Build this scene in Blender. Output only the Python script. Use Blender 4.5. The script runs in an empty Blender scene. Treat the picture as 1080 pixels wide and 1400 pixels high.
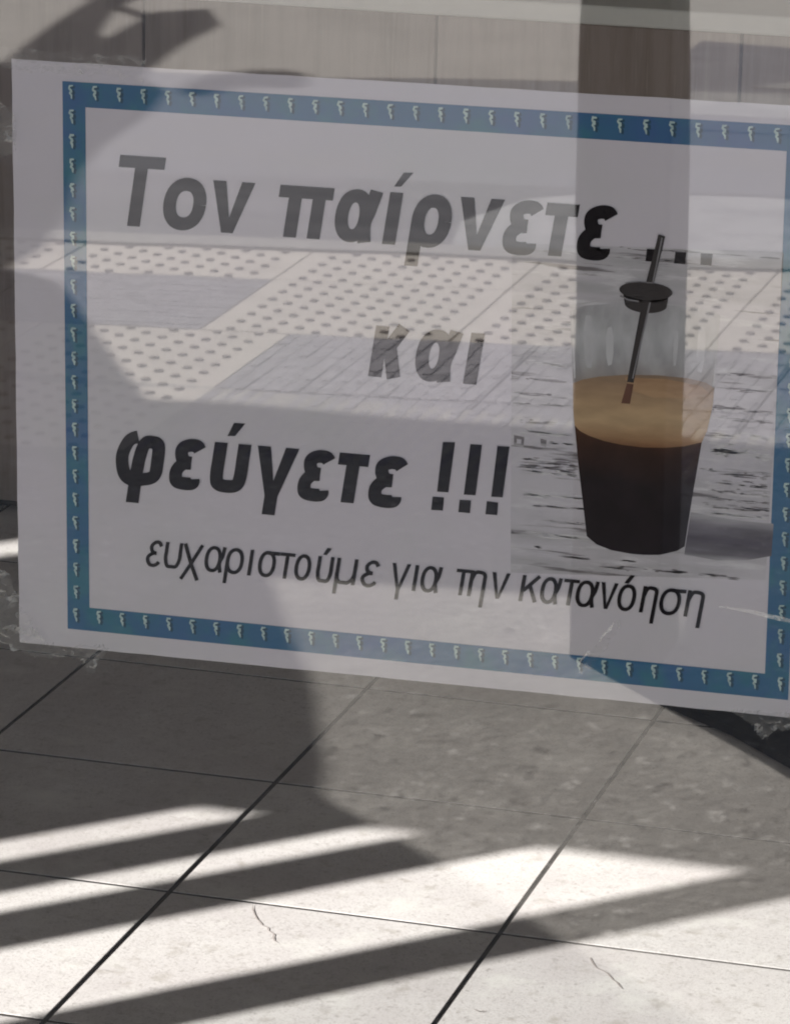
import bpy, bmesh, math, random
from mathutils import Vector, Matrix
from mathutils.geometry import tessellate_polygon
random.seed(7)
scene = bpy.context.scene
COL = scene.collection
R = math.radians

# ---------------------------------------------------------------- camera
cd = bpy.data.cameras.new('camera'); cam = bpy.data.objects.new('camera', cd); COL.objects.link(cam)
cd.sensor_fit = 'VERTICAL'; cd.sensor_height = 36.0; cd.lens = 36.0 * 5292.63 / 1400.0
cd.clip_start = 0.05; cd.clip_end = 800.0
_r = Vector((0.9624076, 0.27093434, 0.01913604)); _u = Vector((-0.09131399, 0.25640039, 0.96224768))
_f = Vector((-0.25579946, 0.92782187, -0.27150178))
mw = Matrix((_r, _u, -_f)).transposed().to_4x4(); mw.translation = Vector((0.0, -1.2409, 1.3748))
cam.matrix_world = mw
scene.camera = cam

# ---------------------------------------------------------------- sky, sun, exposure
SUN_EL = R(33.0); SUN_AZ = R(44.0)          # light travels towards (+sin, +cos) of the azimuth and down
w = bpy.data.worlds.new('World'); scene.world = w; w.use_nodes = True
nt = w.node_tree; nt.nodes.clear()
sky = nt.nodes.new('ShaderNodeTexSky'); sky.sky_type = 'NISHITA'; sky.sun_disc = False
sky.sun_elevation = SUN_EL; sky.sun_rotation = R(180.0) + SUN_AZ; sky.air_density = 1.0; sky.dust_density = 1.5
bg = nt.nodes.new('ShaderNodeBackground'); bg.inputs['Strength'].default_value = 0.044
wo = nt.nodes.new('ShaderNodeOutputWorld')
nt.links.new(sky.outputs[0], bg.inputs[0]); nt.links.new(bg.outputs[0], wo.inputs[0])
sl = bpy.data.lights.new('sun', 'SUN'); sl.energy = 4.6; sl.angle = R(0.4); sl.color = (1.0, 0.97, 0.93)
so = bpy.data.objects.new('sun', sl); COL.objects.link(so)
tr = Vector((math.sin(SUN_AZ) * math.cos(SUN_EL), math.cos(SUN_AZ) * math.cos(SUN_EL), -math.sin(SUN_EL)))
so.rotation_euler = tr.to_track_quat('-Z', 'Y').to_euler(); so.location = (-6, -8, 9)
vs = scene.view_settings
vs.view_transform = 'Standard'; vs.look = 'None'; vs.gamma = 1.0; vs.use_curve_mapping = False; vs.exposure = 1.45
cy = scene.cycles
cy.filter_width = 2.0; cy.max_bounces = 10; cy.diffuse_bounces = 5; cy.glossy_bounces = 4; cy.transparent_max_bounces = 16
cy.caustics_reflective = False; cy.caustics_refractive = False

# ---------------------------------------------------------------- materials
def mat(name, color, rough=0.6, spec=0.4, metal=0.0, noise=None, bump=None, rnd=0.0, coords='Object'):
    """noise: list of (scale, detail, colour, lo, hi, stretch) layers mixed over the base colour; bump: (scale, strength, distance)"""
    m = bpy.data.materials.new(name); m.use_nodes = True; t = m.node_tree; n = t.nodes; l = t.links
    b = n['Principled BSDF']; b.inputs['Roughness'].default_value = rough; b.inputs['Metallic'].default_value = metal
    b.inputs['Specular IOR Level'].default_value = spec
    tc = n.new('ShaderNodeTexCoord'); cur = None
    rgb = n.new('ShaderNodeRGB'); rgb.outputs[0].default_value = (*color, 1); cur = rgb.outputs[0]
    off = None
    oi = n.new('ShaderNodeObjectInfo')
    add = n.new('ShaderNodeVectorMath'); add.operation = 'MULTIPLY_ADD'
    comb = n.new('ShaderNodeCombineXYZ')
    for i in range(3): l.new(oi.outputs['Random'], comb.inputs[i])
    l.new(comb.outputs[0], add.inputs[0]); add.inputs[1].default_value = (7.3, 5.1, 3.7)
    l.new(tc.outputs[coords], add.inputs[2])
    for (sc, det, c2, lo, hi, st) in (noise or []):
        mp = n.new('ShaderNodeMapping'); mp.inputs['Scale'].default_value = st; l.new(add.outputs[0], mp.inputs[0])
        nz = n.new('ShaderNodeTexNoise'); nz.inputs['Scale'].default_value = sc; nz.inputs['Detail'].default_value = det
        nz.inputs['Roughness'].default_value = 0.62
        l.new(mp.outputs[0], nz.inputs['Vector'])
        mr = n.new('ShaderNodeMapRange'); mr.inputs['From Min'].default_value = lo; mr.inputs['From Max'].default_value = hi
        l.new(nz.outputs['Fac'], mr.inputs['Value'])
        mx = n.new('ShaderNodeMix'); mx.data_type = 'RGBA'; l.new(mr.outputs[0], mx.inputs['Factor'])
        l.new(cur, mx.inputs['A']); mx.inputs['B'].default_value = (*c2, 1); cur = mx.outputs['Result']
    if rnd:
        mr = n.new('ShaderNodeMapRange'); mr.inputs['To Min'].default_value = 1 - rnd; mr.inputs['To Max'].default_value = 1 + rnd
        l.new(oi.outputs['Random'], mr.inputs['Value'])
        hs = n.new('ShaderNodeHueSaturation'); l.new(mr.outputs[0], hs.inputs['Value']); l.new(cur, hs.inputs['Color']); cur = hs.outputs[0]
    l.new(cur, b.inputs['Base Color'])
    if bump:
        nz = n.new('ShaderNodeTexNoise'); nz.inputs['Scale'].default_value = bump[0]; nz.inputs['Detail'].default_value = 6
        l.new(add.outputs[0], nz.inputs['Vector'])
        bp = n.new('ShaderNodeBump'); bp.inputs['Strength'].default_value = bump[1]; bp.inputs['Distance'].default_value = bump[2]
        l.new(nz.outputs['Fac'], bp.inputs['Height']); l.new(bp.outputs[0], b.inputs['Normal'])
    return m
E1 = (1, 1, 1)
M = {}
M['tile'] = mat('pale_stone_tile', (0.63, 0.60, 0.58), 0.42, 0.35, rnd=0.05,
    noise=[(5, 5, (0.54, 0.50, 0.49), 0.42, 0.70, E1), (38, 8, (0.42, 0.385, 0.35), 0.57, 0.72, E1), (160, 6, (0.36, 0.33, 0.31), 0.58, 0.70, E1), (420, 4, (0.44, 0.41, 0.39), 0.52, 0.66, E1), (14, 4, (0.68, 0.66, 0.62), 0.55, 0.75, E1)], bump=(240, 0.45, 0.0007))
M['grout'] = mat('dark_joint', (0.035, 0.03, 0.028), 0.9)
M['crack'] = mat('hairline_crack_dark', (0.33, 0.29, 0.27), 0.9)
M['concrete'] = mat('rough_concrete', (0.33, 0.31, 0.285), 0.9, 0.2,
    noise=[(9, 8, (0.44, 0.415, 0.38), 0.50, 0.66, E1), (55, 6, (0.62, 0.59, 0.55), 0.58, 0.68, E1), (42, 5, (0.15, 0.14, 0.13), 0.56, 0.70, E1), (2.2, 3, (0.27, 0.255, 0.235), 0.45, 0.7, E1)], bump=(60, 0.8, 0.004))
M['tactile'] = mat('cream_tactile_paver', (0.58, 0.525, 0.465), 0.85, 0.2, rnd=0.05, noise=[(12, 6, (0.49, 0.44, 0.39), 0.46, 0.70, E1)], bump=(120, 0.3, 0.001))
M['dome'] = mat('shaded_blister_brown', (0.24, 0.20, 0.18), 0.85, 0.2)  # dark brown puts the blisters' shaded sides and small shadows into their colour
M['ribbed'] = mat('grey_ribbed_paver', (0.265, 0.25, 0.27), 0.85, 0.2, rnd=0.08, noise=[(24, 7, (0.19, 0.18, 0.195), 0.45, 0.68, E1), (45, 6, (0.36, 0.345, 0.37), .52, .68, E1)], bump=(50, 0.9, 0.005))
M['kerb'] = mat('kerb_stone', (0.30, 0.285, 0.27), 0.85, 0.2, noise=[(20, 6, (0.23, 0.22, 0.21), 0.5, 0.7, E1)], bump=(80, 0.4, 0.002))
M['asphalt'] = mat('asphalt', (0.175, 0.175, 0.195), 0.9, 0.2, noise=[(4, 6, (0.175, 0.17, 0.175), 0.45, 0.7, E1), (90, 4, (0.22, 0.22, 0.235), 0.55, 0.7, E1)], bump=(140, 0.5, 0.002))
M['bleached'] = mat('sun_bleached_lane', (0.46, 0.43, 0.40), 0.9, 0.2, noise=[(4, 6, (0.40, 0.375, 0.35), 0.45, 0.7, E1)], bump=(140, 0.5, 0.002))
M['gutter'] = mat('gutter_concrete', (0.095, 0.093, 0.105), 0.85, 0.2, noise=[(5, 5, (0.15, 0.147, 0.16), 0.45, 0.7, (.5, 2, 1))], bump=(90, 0.4, 0.002))
M['patch'] = mat('dark_asphalt_tone', (0.17, 0.17, 0.20), 0.85, 0.2, noise=[(14, 6, (0.24, 0.24, 0.27), 0.5, 0.7, E1)], bump=(140, 0.5, 0.002))
M['roadpaint'] = mat('worn_road_paint', (0.36, 0.355, 0.36), 0.7, 0.3, noise=[(7, 6, (0.24, 0.24, 0.25), 0.42, 0.66, E1)])
M['paper'] = mat('printer_paper', (0.775, 0.725, 0.80), 0.75, 0.25, noise=[(9, 4, (0.74, 0.715, 0.755), 0.45, 0.65, E1)], bump=(16, 0.5, 0.0030))
M['ink'] = mat('black_print', (0.014, 0.011, 0.015), 0.7, 0.1)
M['blue'] = mat('blue_print', (0.050, 0.17, 0.33), 0.65, 0.3, noise=[(60, 4, (0.05, 0.21, 0.30), 0.48, 0.62, E1), (34, 3, (0.06, 0.15, 0.36), 0.52, 0.68, E1)])
M['ornament'] = mat('pale_mint_print', (0.60, 0.76, 0.74), 0.65, 0.3, noise=[(420, 3, (0.40, 0.55, 0.58), 0.45, 0.65, E1)])
M['ornshade'] = mat('navy_print', (0.03, 0.09, 0.15), 0.65, 0.3)
M['coffee'] = mat('dark_coffee_print', (0.030, 0.022, 0.030), 0.6, 0.3, noise=[(50, 4, (0.055, 0.032, 0.030), 0.52, 0.75, E1)])
M['crema'] = mat('tan_foam_print', (0.60, 0.40, 0.24), 0.65, 0.3, noise=[(60, 5, (0.70, 0.50, 0.30), 0.48, 0.62, (0.5, 1, 2)), (90, 4, (0.45, 0.27, 0.15), 0.58, 0.70, (0.5, 1, 2))])
M['rimfoam'] = mat('brown_foam_print', (0.42, 0.25, 0.14), 0.65, 0.3, noise=[(90, 4, (0.55, 0.35, 0.2), 0.45, 0.65, (0.5, 1, 2))])
M['glassprint'] = mat('grey_glass_print', (0.50, 0.49, 0.53), 0.65, 0.3, noise=[(40, 5, (0.66, 0.65, 0.68), 0.50, 0.66, (1.2, 1, .6)), (60, 4, (0.36, 0.35, 0.36), 0.60, 0.72, (1, 1, 1.6))])
M['straw'] = mat('black_straw_print', (0.045, 0.038, 0.040), 0.6, 0.3)
M['strawbrown'] = mat('brown_straw_print', (0.17, 0.075, 0.05), 0.6, 0.3)
M['strawhi'] = mat('grey_highlight_print', (0.27, 0.26, 0.28), 0.6, 0.3)
M['shadowprint'] = mat('grey_print', (0.20, 0.185, 0.225), 0.65, 0.3, noise=[(50, 5, (0.38, 0.36, 0.40), 0.50, 0.70, (.5, 1, 3))])
M['wood'] = mat('whitewashed_wood_print', (0.69, 0.655, 0.71), 0.65, 0.15,
    noise=[(30, 6, (0.54, 0.52, 0.55), 0.48, 0.68, (0.5, 1, 3.0)), (46, 9, (0.22, 0.20, 0.21), 0.60, 0.65, (0.35, 1, 6)), (60, 6, (0.80, 0.78, 0.81), 0.55, 0.66, (0.6, 1, 4.0))])
M['darkwood'] = mat('dark_streak_print', (0.25, 0.225, 0.24), 0.65, 0.15, noise=[(120, 6, (0.50, 0.48, 0.50), 0.46, 0.58, (0.5, 1, 2.5))])
M['haze_wood'] = mat('pale_streak_print', (0.80, 0.78, 0.80), 0.65, 0.3, noise=[(90, 6, (0.6, 0.58, 0.6), 0.50, 0.60, (0.5, 1, 2.5))])
M['panel'] = mat('taupe_board', (0.40, 0.33, 0.305), 0.65, 0.3, rnd=0.06, noise=[(6, 6, (0.29, 0.235, 0.21), 0.42, 0.66, (7, 7, .5)), (30, 5, (0.42, 0.355, 0.32), 0.55, 0.7, (6, 6, .3))], bump=(60, 0.2, 0.001))
M['counter_top'] = mat('white_countertop', (0.86, 0.85, 0.81), 0.4, 0.4, noise=[(10, 4, (0.80, 0.79, 0.76), 0.45, 0.7, E1)])
M['wallpaint'] = mat('grey_wall_paint', (0.62, 0.60, 0.58), 0.85, 0.2, noise=[(3, 4, (0.56, 0.54, 0.52), 0.4, 0.7, E1)])
M['ceiling'] = mat('ceiling_paint', (0.80, 0.78, 0.75), 0.9, 0.2)
M['facade'] = mat('rendered_facade', (0.46, 0.44, 0.41), 0.9, 0.2, noise=[(6, 6, (0.40, 0.38, 0.36), 0.45, 0.7, E1)], bump=(80, 0.5, 0.003))
M['alu'] = mat('dark_window_frame', (0.10, 0.095, 0.09), 0.45, 0.5, noise=[(30, 3, (0.12, 0.115, 0.11), 0.45, 0.7, E1)])
M['post'] = mat('black_painted_steel', (0.030, 0.029, 0.030), 0.6, 0.25, noise=[(16, 4, (0.045, 0.042, 0.042), 0.5, 0.7, E1)])
M['canvas'] = mat('charcoal_canvas', (0.12, 0.115, 0.12), 0.9, 0.1, noise=[(60, 4, (0.15, 0.145, 0.15), 0.45, 0.7, E1)], bump=(200, 0.3, 0.001))
M['matte'] = mat('matte_black', (0.012, 0.011, 0.014), 0.9, 0.1, bump=(300, 0.5, 0.002))

def ramp_print(name, stops, z0, z1, noise_scale=50, namt=.25, dark=.5, stretch=(1, 1, 1)):
    """printed colour that runs with height on the sheet (metres from the sheet's middle)"""
    m = bpy.data.materials.new(name); m.use_nodes = True; t = m.node_tree; n = t.nodes; l = t.links
    b = n['Principled BSDF']; b.inputs['Roughness'].default_value = .65; b.inputs['Specular IOR Level'].default_value = .15
    tc = n.new('ShaderNodeTexCoord'); sp = n.new('ShaderNodeSeparateXYZ'); l.new(tc.outputs['Object'], sp.inputs[0])
    mp = n.new('ShaderNodeMapping'); mp.inputs['Scale'].default_value = stretch; l.new(tc.outputs['Object'], mp.inputs[0])
    nz = n.new('ShaderNodeTexNoise'); nz.inputs['Scale'].default_value = noise_scale; nz.inputs['Detail'].default_value = 6; l.new(mp.outputs[0], nz.inputs['Vector'])
    mr = n.new('ShaderNodeMapRange'); mr.inputs['From Min'].default_value = z0; mr.inputs['From Max'].default_value = z1; l.new(sp.outputs['Z'], mr.inputs['Value'])
    ad = n.new('ShaderNodeMath'); ad.operation = 'MULTIPLY_ADD'; ad.inputs[1].default_value = namt; l.new(nz.outputs['Fac'], ad.inputs[0])
    sb_ = n.new('ShaderNodeMath'); sb_.operation = 'SUBTRACT'; sb_.inputs[1].default_value = namt * .5; l.new(mr.outputs[0], sb_.inputs[0]); l.new(sb_.outputs[0], ad.inputs[2])
    rp = n.new('ShaderNodeValToRGB'); e = rp.color_ramp.elements
    while len(e) < len(stops): e.new(.5)
    for k, (pos, c) in enumerate(stops): e[k].position = pos; e[k].color = (*c, 1)
    l.new(ad.outputs[0], rp.inputs[0])
    mx = n.new('ShaderNodeMix'); mx.data_type = 'RGBA'; mx.blend_type = 'MULTIPLY'; mx.inputs['Factor'].default_value = 1.0
    m2 = n.new('ShaderNodeMapRange'); m2.inputs['From Min'].default_value = .35; m2.inputs['From Max'].default_value = .65; m2.inputs['To Min'].default_value = 1 - dark; m2.inputs['To Max'].default_value = 1.0
    n3 = n.new('ShaderNodeTexNoise'); n3.inputs['Scale'].default_value = noise_scale * 2.3; n3.inputs['Detail'].default_value = 6; l.new(mp.outputs[0], n3.inputs['Vector'])
    l.new(n3.outputs['Fac'], m2.inputs['Value']); l.new(rp.outputs[0], mx.inputs['A']); l.new(m2.outputs[0], mx.inputs['B']); l.new(mx.outputs['Result'], b.inputs['Base Color'])
    return m
M['coffee'] = ramp_print('dark_coffee_gradient', [(0, (.022, .016, .022)), (.55, (.026, .018, .022)), (.80, (.055, .026, .020)), (1, (.13, .055, .028))], -.052, -.008, 40, .25, .35)
M['crema'] = ramp_print('tan_foam_gradient', [(0, (.30, .15, .075)), (.12, (.52, .31, .17)), (.35, (.66, .46, .27)), (.60, (.62, .42, .25)), (.85, (.45, .30, .19)), (1, (.36, .26, .19))], -.0145, .0115, 60, .22, .22, (.5, 1, 1.6))
M['shadowprint'] = ramp_print('grey_cast_shadow_gradient', [(0, (.60, .58, .62)), (.14, (.26, .24, .28)), (.45, (.135, .12, .155)), (.75, (.25, .23, .27)), (1, (.60, .58, .62))], -.0515, -.036, 40, .55, .45, (.35, 1, 2.5))
M['glassprint'] = ramp_print('clear_glass_gradient', [(0, (.44, .40, .38)), (.25, (.60, .59, .62)), (.55, (.66, .66, .69)), (.85, (.60, .59, .62)), (1, (.70, .68, .72))], .008, .036, 45, .5, .30, (1.4, 1, .7))

M['glassgleam'] = mat('pale_gleam_print', (0.69, 0.685, 0.715), 0.65, 0.15, noise=[(60, 5, (0.58, 0.57, 0.60), 0.45, 0.62, (1, 1, .5))])
M['glassrim'] = mat('grey_rim_print', (0.62, 0.605, 0.63), 0.65, 0.15, noise=[(90, 5, (0.62, 0.61, 0.63), 0.45, 0.62, E1)])

def glass_mat():
    m = bpy.data.materials.new('reflective_shop_glass'); m.use_nodes = True; t = m.node_tree; n = t.nodes; l = t.links; n.clear()
    o = n.new('ShaderNodeOutputMaterial'); mx = n.new('ShaderNodeMixShader'); tp = n.new('ShaderNodeBsdfTransparent'); g = n.new('ShaderNodeBsdfGlossy')
    tp.inputs[0].default_value = (0.93, 0.94, 0.95, 1); g.inputs['Roughness'].default_value = 0.013; g.inputs['Color'].default_value = (1, 1, 1, 1)
    # Schlick reflectance, the same from both sides of the pane
    ge = n.new('ShaderNodeNewGeometry'); dt = n.new('ShaderNodeVectorMath'); dt.operation = 'DOT_PRODUCT'
    l.new(ge.outputs['Normal'], dt.inputs[0]); l.new(ge.outputs['Incoming'], dt.inputs[1])
    ab = n.new('ShaderNodeMath'); ab.operation = 'ABSOLUTE'; l.new(dt.outputs['Value'], ab.inputs[0])
    om = n.new('ShaderNodeMath'); om.operation = 'SUBTRACT'; om.inputs[0].default_value = 1.0; l.new(ab.outputs[0], om.inputs[1])
    pw = n.new('ShaderNodeMath'); pw.operation = 'POWER'; pw.inputs[1].default_value = 5.0; l.new(om.outputs[0], pw.inputs[0])
    R0 = 0.18
    fr = n.new('ShaderNodeMath'); fr.operation = 'MULTIPLY_ADD'; fr.inputs[1].default_value = 1 - R0; fr.inputs[2].default_value = R0; l.new(pw.outputs[0], fr.inputs[0])
    tc = n.new('ShaderNodeTexCoord'); nz = n.new('ShaderNodeTexNoise'); nz.inputs['Scale'].default_value = 7; nz.inputs['Detail'].default_value = 1.5
    bp = n.new('ShaderNodeBump'); bp.inputs['Strength'].default_value = 0.25; bp.inputs['Distance'].default_value = 0.0004
    l.new(tc.outputs['Object'], nz.inputs['Vector']); l.new(nz.outputs['Fac'], bp.inputs['Height']); l.new(bp.outputs[0], g.inputs['Normal'])
    l.new(fr.outputs[0], mx.inputs[0]); l.new(tp.outputs[0], mx.inputs[1]); l.new(g.outputs[0], mx.inputs[2]); l.new(mx.outputs[0], o.inputs[0])
    return m
def clear_mat():
    m = bpy.data.materials.new('clear_glass_back'); m.use_nodes = True; t = m.node_tree; n = t.nodes; n.clear()
    o = n.new('ShaderNodeOutputMaterial'); tp = n.new('ShaderNodeBsdfTransparent'); tp.inputs[0].default_value = (0.98, 0.985, 0.98, 1)
    t.links.new(tp.outputs[0], o.inputs[0]); return m
def tape_mat(name, lo, hi):
    m = bpy.data.materials.new(name); m.use_nodes = True; t = m.node_tree; n = t.nodes; l = t.links; n.clear()
    o = n.new('ShaderNodeOutputMaterial'); mx = n.new('ShaderNodeMixShader'); tp = n.new('ShaderNodeBsdfTransparent')
    d = n.new('ShaderNodeBsdfPrincipled'); d.inputs['Base Color'].default_value = (0.86, 0.85, 0.83, 1); d.inputs['Roughness'].default_value = 0.25
    tc = n.new('ShaderNodeTexCoord'); mp = n.new('ShaderNodeMapping'); mp.inputs['Scale'].default_value = (1, 1, 2.2); mp.inputs['Rotation'].default_value = (0, .6, 0)
    nz = n.new('ShaderNodeTexNoise'); nz.inputs['Scale'].default_value = 130; nz.inputs['Detail'].default_value = 5; nz.inputs['Distortion'].default_value = 1.5
    mr = n.new('ShaderNodeMapRange'); mr.inputs['From Min'].default_value = .5; mr.inputs['From Max'].default_value = .68; mr.inputs['To Min'].default_value = lo; mr.inputs['To Max'].default_value = hi
    l.new(tc.outputs['Object'], mp.inputs[0]); l.new(mp.outputs[0], nz.inputs['Vector']); l.new(nz.outputs['Fac'], mr.inputs['Value'])
    l.new(mr.outputs[0], mx.inputs[0]); l.new(tp.outputs[0], mx.inputs[1]); l.new(d.outputs[0], mx.inputs[2]); l.new(mx.outputs[0], o.inputs[0])
    return m
M['glass'] = glass_mat(); M['glassback'] = clear_mat()
M['tape'] = tape_mat('clear_sticky_tape', 0.12, 0.6); M['tapeflat'] = tape_mat('smooth_clear_tape', 0.05, 0.30)

# ---------------------------------------------------------------- helpers
def link(name, me, m=None, parent=None):
    o = bpy.data.objects.new(name, me); COL.objects.link(o)
    if m is not None:
        for k in (m if isinstance(m, (list, tuple)) else [m]): me.materials.append(k)
    if parent is not None: o.parent = parent
    return o
def empty(name, loc=(0, 0, 0), rot=(0, 0, 0)):
    o = bpy.data.objects.new(name, None); COL.objects.link(o); o.location = loc; o.rotation_euler = rot; o.empty_display_size = .1
    return o
def tag(o, label=None, cat=None, group=None, kind=None):
    if label: o['label'] = label
    if cat: o['category'] = cat
    if group: o['group'] = group
    if kind: o['kind'] = kind
    return o
def bm_mesh(bm, name):
    bmesh.ops.recalc_face_normals(bm, faces=bm.faces)
    me = bpy.data.meshes.new(name); bm.to_mesh(me); bm.free(); return me
def add_box(bm, x0, x1, y0, y1, z0, z1):
    v = [bm.verts.new(c) for c in ((x0, y0, z0), (x1, y0, z0), (x1, y1, z0), (x0, y1, z0), (x0, y0, z1), (x1, y0, z1), (x1, y1, z1), (x0, y1, z1))]
    for f in ((0, 3, 2, 1), (4, 5, 6, 7), (0, 1, 5, 4), (1, 2, 6, 5), (2, 3, 7, 6), (3, 0, 4, 7)): bm.faces.new([v[i] for i in f])
def box(name, x0, x1, y0, y1, z0, z1, m, parent=None, bevel=0.0):
    bm = bmesh.new(); add_box(bm, x0, x1, y0, y1, z0, z1)
    if bevel: bmesh.ops.bevel(bm, geom=list(bm.edges), offset=bevel, segments=2, affect='EDGES', profile=.5)
    return link(name, bm_mesh(bm, name), m, parent)
def prism(name, pts, z0, z1, m, parent=None):
    bm = bmesh.new(); a = [bm.verts.new((x, y, z0)) for x, y in pts]; b = [bm.verts.new((x, y, z1)) for x, y in pts]
    n = len(pts)
    for i in range(n): bm.faces.new((a[i], a[(i + 1) % n], b[(i + 1) % n], b[i]))
    for tri in tessellate_polygon([[Vector((x, y, 0)) for x, y in pts]]):
        bm.faces.new([a[k] for k in tri]); bm.faces.new([b[k] for k in tri])
    return link(name, bm_mesh(bm, name), m, parent)
def smooth_closed(pts, it=2):
    for _ in range(it):
        q = []
        for i in range(len(pts)):
            a, b = pts[i], pts[(i + 1) % len(pts)]
            q += [(a[0] * .75 + b[0] * .25, a[1] * .75 + b[1] * .25), (a[0] * .25 + b[0] * .75, a[1] * .25 + b[1] * .75)]
        pts = q
    return pts
GLYPHS = [(1, 'T', -112.77, -96.16), (1, 'o', -94.79, -79.44), (1, 'v', -78.15, -63.03), (1, 'p', -54.12, -34.91), (1, 'a', -33.23, -17.77), (1, 'i', -15.53, -10.54), (1, 'r', -6.39, 7.51), (1, 'v', 9.3, 24.6), (1, 'e', 26.13, 37.63), (1, 't', 39.16, 50.26), (1, 'e', 51.69, 62.94), (2, 'k', -19.68, -6.53), (2, 'a', -4.14, 11.09), (2, 'i', 14.23, 18.25), (3, 'f', -112.72, -94.92), (3, 'e', -92.2, -81.09), (3, 'u', -77.44, -64.05), (3, 'g', -61.8, -46.7), (3, 'e', -45.23, -34.1), (3, 't', -32.13, -21.26), (3, 'e', -19.65, -7.91), (4, 'e', -100.63, -95.25), (4, 'u', -94.2, -87.74), (4, 'x', -87.69, -79.96), (4, 'a', -79.19, -71.78), (4, 'r', -71.42, -64.82), (4, 'i', -63.27, -61.31), (4, 's', -59.51, -52.06), (4, 't', -51.99, -46.52), (4, 'o', -46.18, -40.23), (4, 'u', -38.21, -32.29), (4, 'm', -31.25, -23.02), (4, 'e', -21.77, -15.88), (4, 'g', -11.45, -4.73), (4, 'i', -3.4, -1.48), (4, 'a', -0.55, 6.68), (4, 't', 11.64, 16.84), (4, 'n', 16.7, 22.69), (4, 'v', 24.28, 30.74), (4, 'k', 35.04, 41.98), (4, 'a', 42.06, 49.17), (4, 't', 49.76, 55.18), (4, 'a', 54.55, 62.11), (4, 'v', 62.71, 68.68), (4, 'o', 69.15, 75.5), (4, 'n', 77.36, 82.91), (4, 's', 83.77, 92.31), (4, 'n', 92.81, 99.0)]
ACC1 = [(-11.32, 69.48), (-8.06, 74.44), (-4.61, 74.67), (-8.86, 69.64)]
ACC3 = [(-70.22, -22.43), (-67.8, -17.5), (-63.72, -17.43), (-67.38, -22.19)]
ACC4A = [(-35.15, -62.15), (-33.58, -59.62), (-31.99, -59.74), (-33.82, -62.29)]
ACC4B = [(71.98, -62.41), (74.18, -59.33), (75.72, -59.45), (73.52, -62.52)]
EX1 = [(7.22, -18.04), (11.54, -17.81), (9.48, -35.77), (5.45, -35.87)]
EX1D = [(3.92, -37.83), (7.96, -37.73), (7.65, -42.46), (3.45, -42.57)]
EX2 = [(16.93, -18.0), (21.06, -17.91), (19.1, -35.97), (14.95, -36.08)]
EX2D = [(13.55, -38.02), (17.58, -37.93), (17.28, -42.52), (13.12, -42.5)]
EX3 = [(26.47, -17.85), (30.71, -17.75), (28.67, -35.91), (24.66, -36.0)]
EX3D = [(23.15, -37.7), (27.16, -37.86), (26.87, -42.32), (22.72, -42.42)]
DOT1 = [(76.18, 54.17), (79.9, 54.18), (79.55, 49.94), (75.81, 49.92)]
DOT2 = [(85.87, 53.85), (89.58, 53.86), (89.22, 49.87), (85.51, 49.86)]
DOT3 = [(94.52, 53.96), (98.46, 53.99), (98.12, 50.01), (94.41, 49.99)]
COFFEE = [(52.59, -2.98), (53.24, -8.29), (54.94, -9.95), (58.28, -11.46), (63.39, -12.82), (69.75, -13.7), (77.34, -13.95), (84.87, -13.44), (91.12, -12.41), (97.06, -10.51), (95.64, -19.8), (94.29, -31.42), (92.93, -43.1), (92.45, -47.53), (89.86, -49.32), (84.1, -51.27), (78.53, -51.79), (73.95, -51.82), (67.05, -51.16), (61.9, -49.55), (58.5, -47.01), (56.92, -36.01), (55.04, -23.28)]
CREMA = [(52.22, 6.16), (55.22, 7.67), (61.49, 9.31), (71.53, 10.73), (81.55, 11.27), (91.56, 11.05), (97.82, 10.03), (100.62, 8.24), (100.35, 2.17), (98.68, -6.82), (97.06, -10.64), (91.12, -12.54), (84.88, -13.57), (77.34, -14.08), (69.75, -13.82), (63.4, -12.95), (58.28, -11.59), (54.94, -10.07), (53.24, -8.42), (52.54, -2.99)]
GLASSUP = [(50.54, 31.08), (55.78, 33.23), (70.77, 35.59), (85.73, 35.94), (99.4, 34.95), (101.7, 33.13), (101.15, 21.09), (100.62, 8.24), (97.82, 10.03), (91.56, 11.05), (81.55, 11.27), (71.53, 10.73), (61.49, 9.31), (55.22, 7.67), (52.22, 6.16)]
STRAW = [(79.98, 59.39), (82.23, 58.8), (78.81, 41.92), (73.12, 8.07), (70.86, 8.15), (76.07, 41.72)]
STRAWLOW = [(70.87, 7.64), (73.14, 7.57), (72.09, 0.64), (69.07, 0.65)]
CASTSH = [(94.17, -35.28), (101.99, -36.12), (112.03, -36.76), (122.51, -36.84), (122.22, -48.14), (113.81, -50.46), (103.8, -51.39), (92.42, -50.38)]
PICTURE = [(30.03, 52.96), (122.17, 56.14), (120.57, -56.78), (32.1, -62.5)]
CR1 = [(-1.0477, 2.0725), (-1.0329, 2.0378), (-1.0224, 2.0276), (-1.0073, 2.0074), (-0.9956, 1.9884)]
CR2 = [(-0.711, 2.0453), (-0.701, 2.0263), (-0.6859, 2.0147), (-0.6729, 1.9934), (-0.6648, 1.9817)]
CR3 = [(-0.7816, 1.8951), (-0.7756, 1.8901), (-0.77, 1.8919)]
SHADE_EDGE = [(-0.8231, 2.8096), (-0.8022, 2.7897), (-0.704, 2.7103), (-0.6296, 2.6549)]  # outline of the dark floor wedge along the shadow edge

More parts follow.
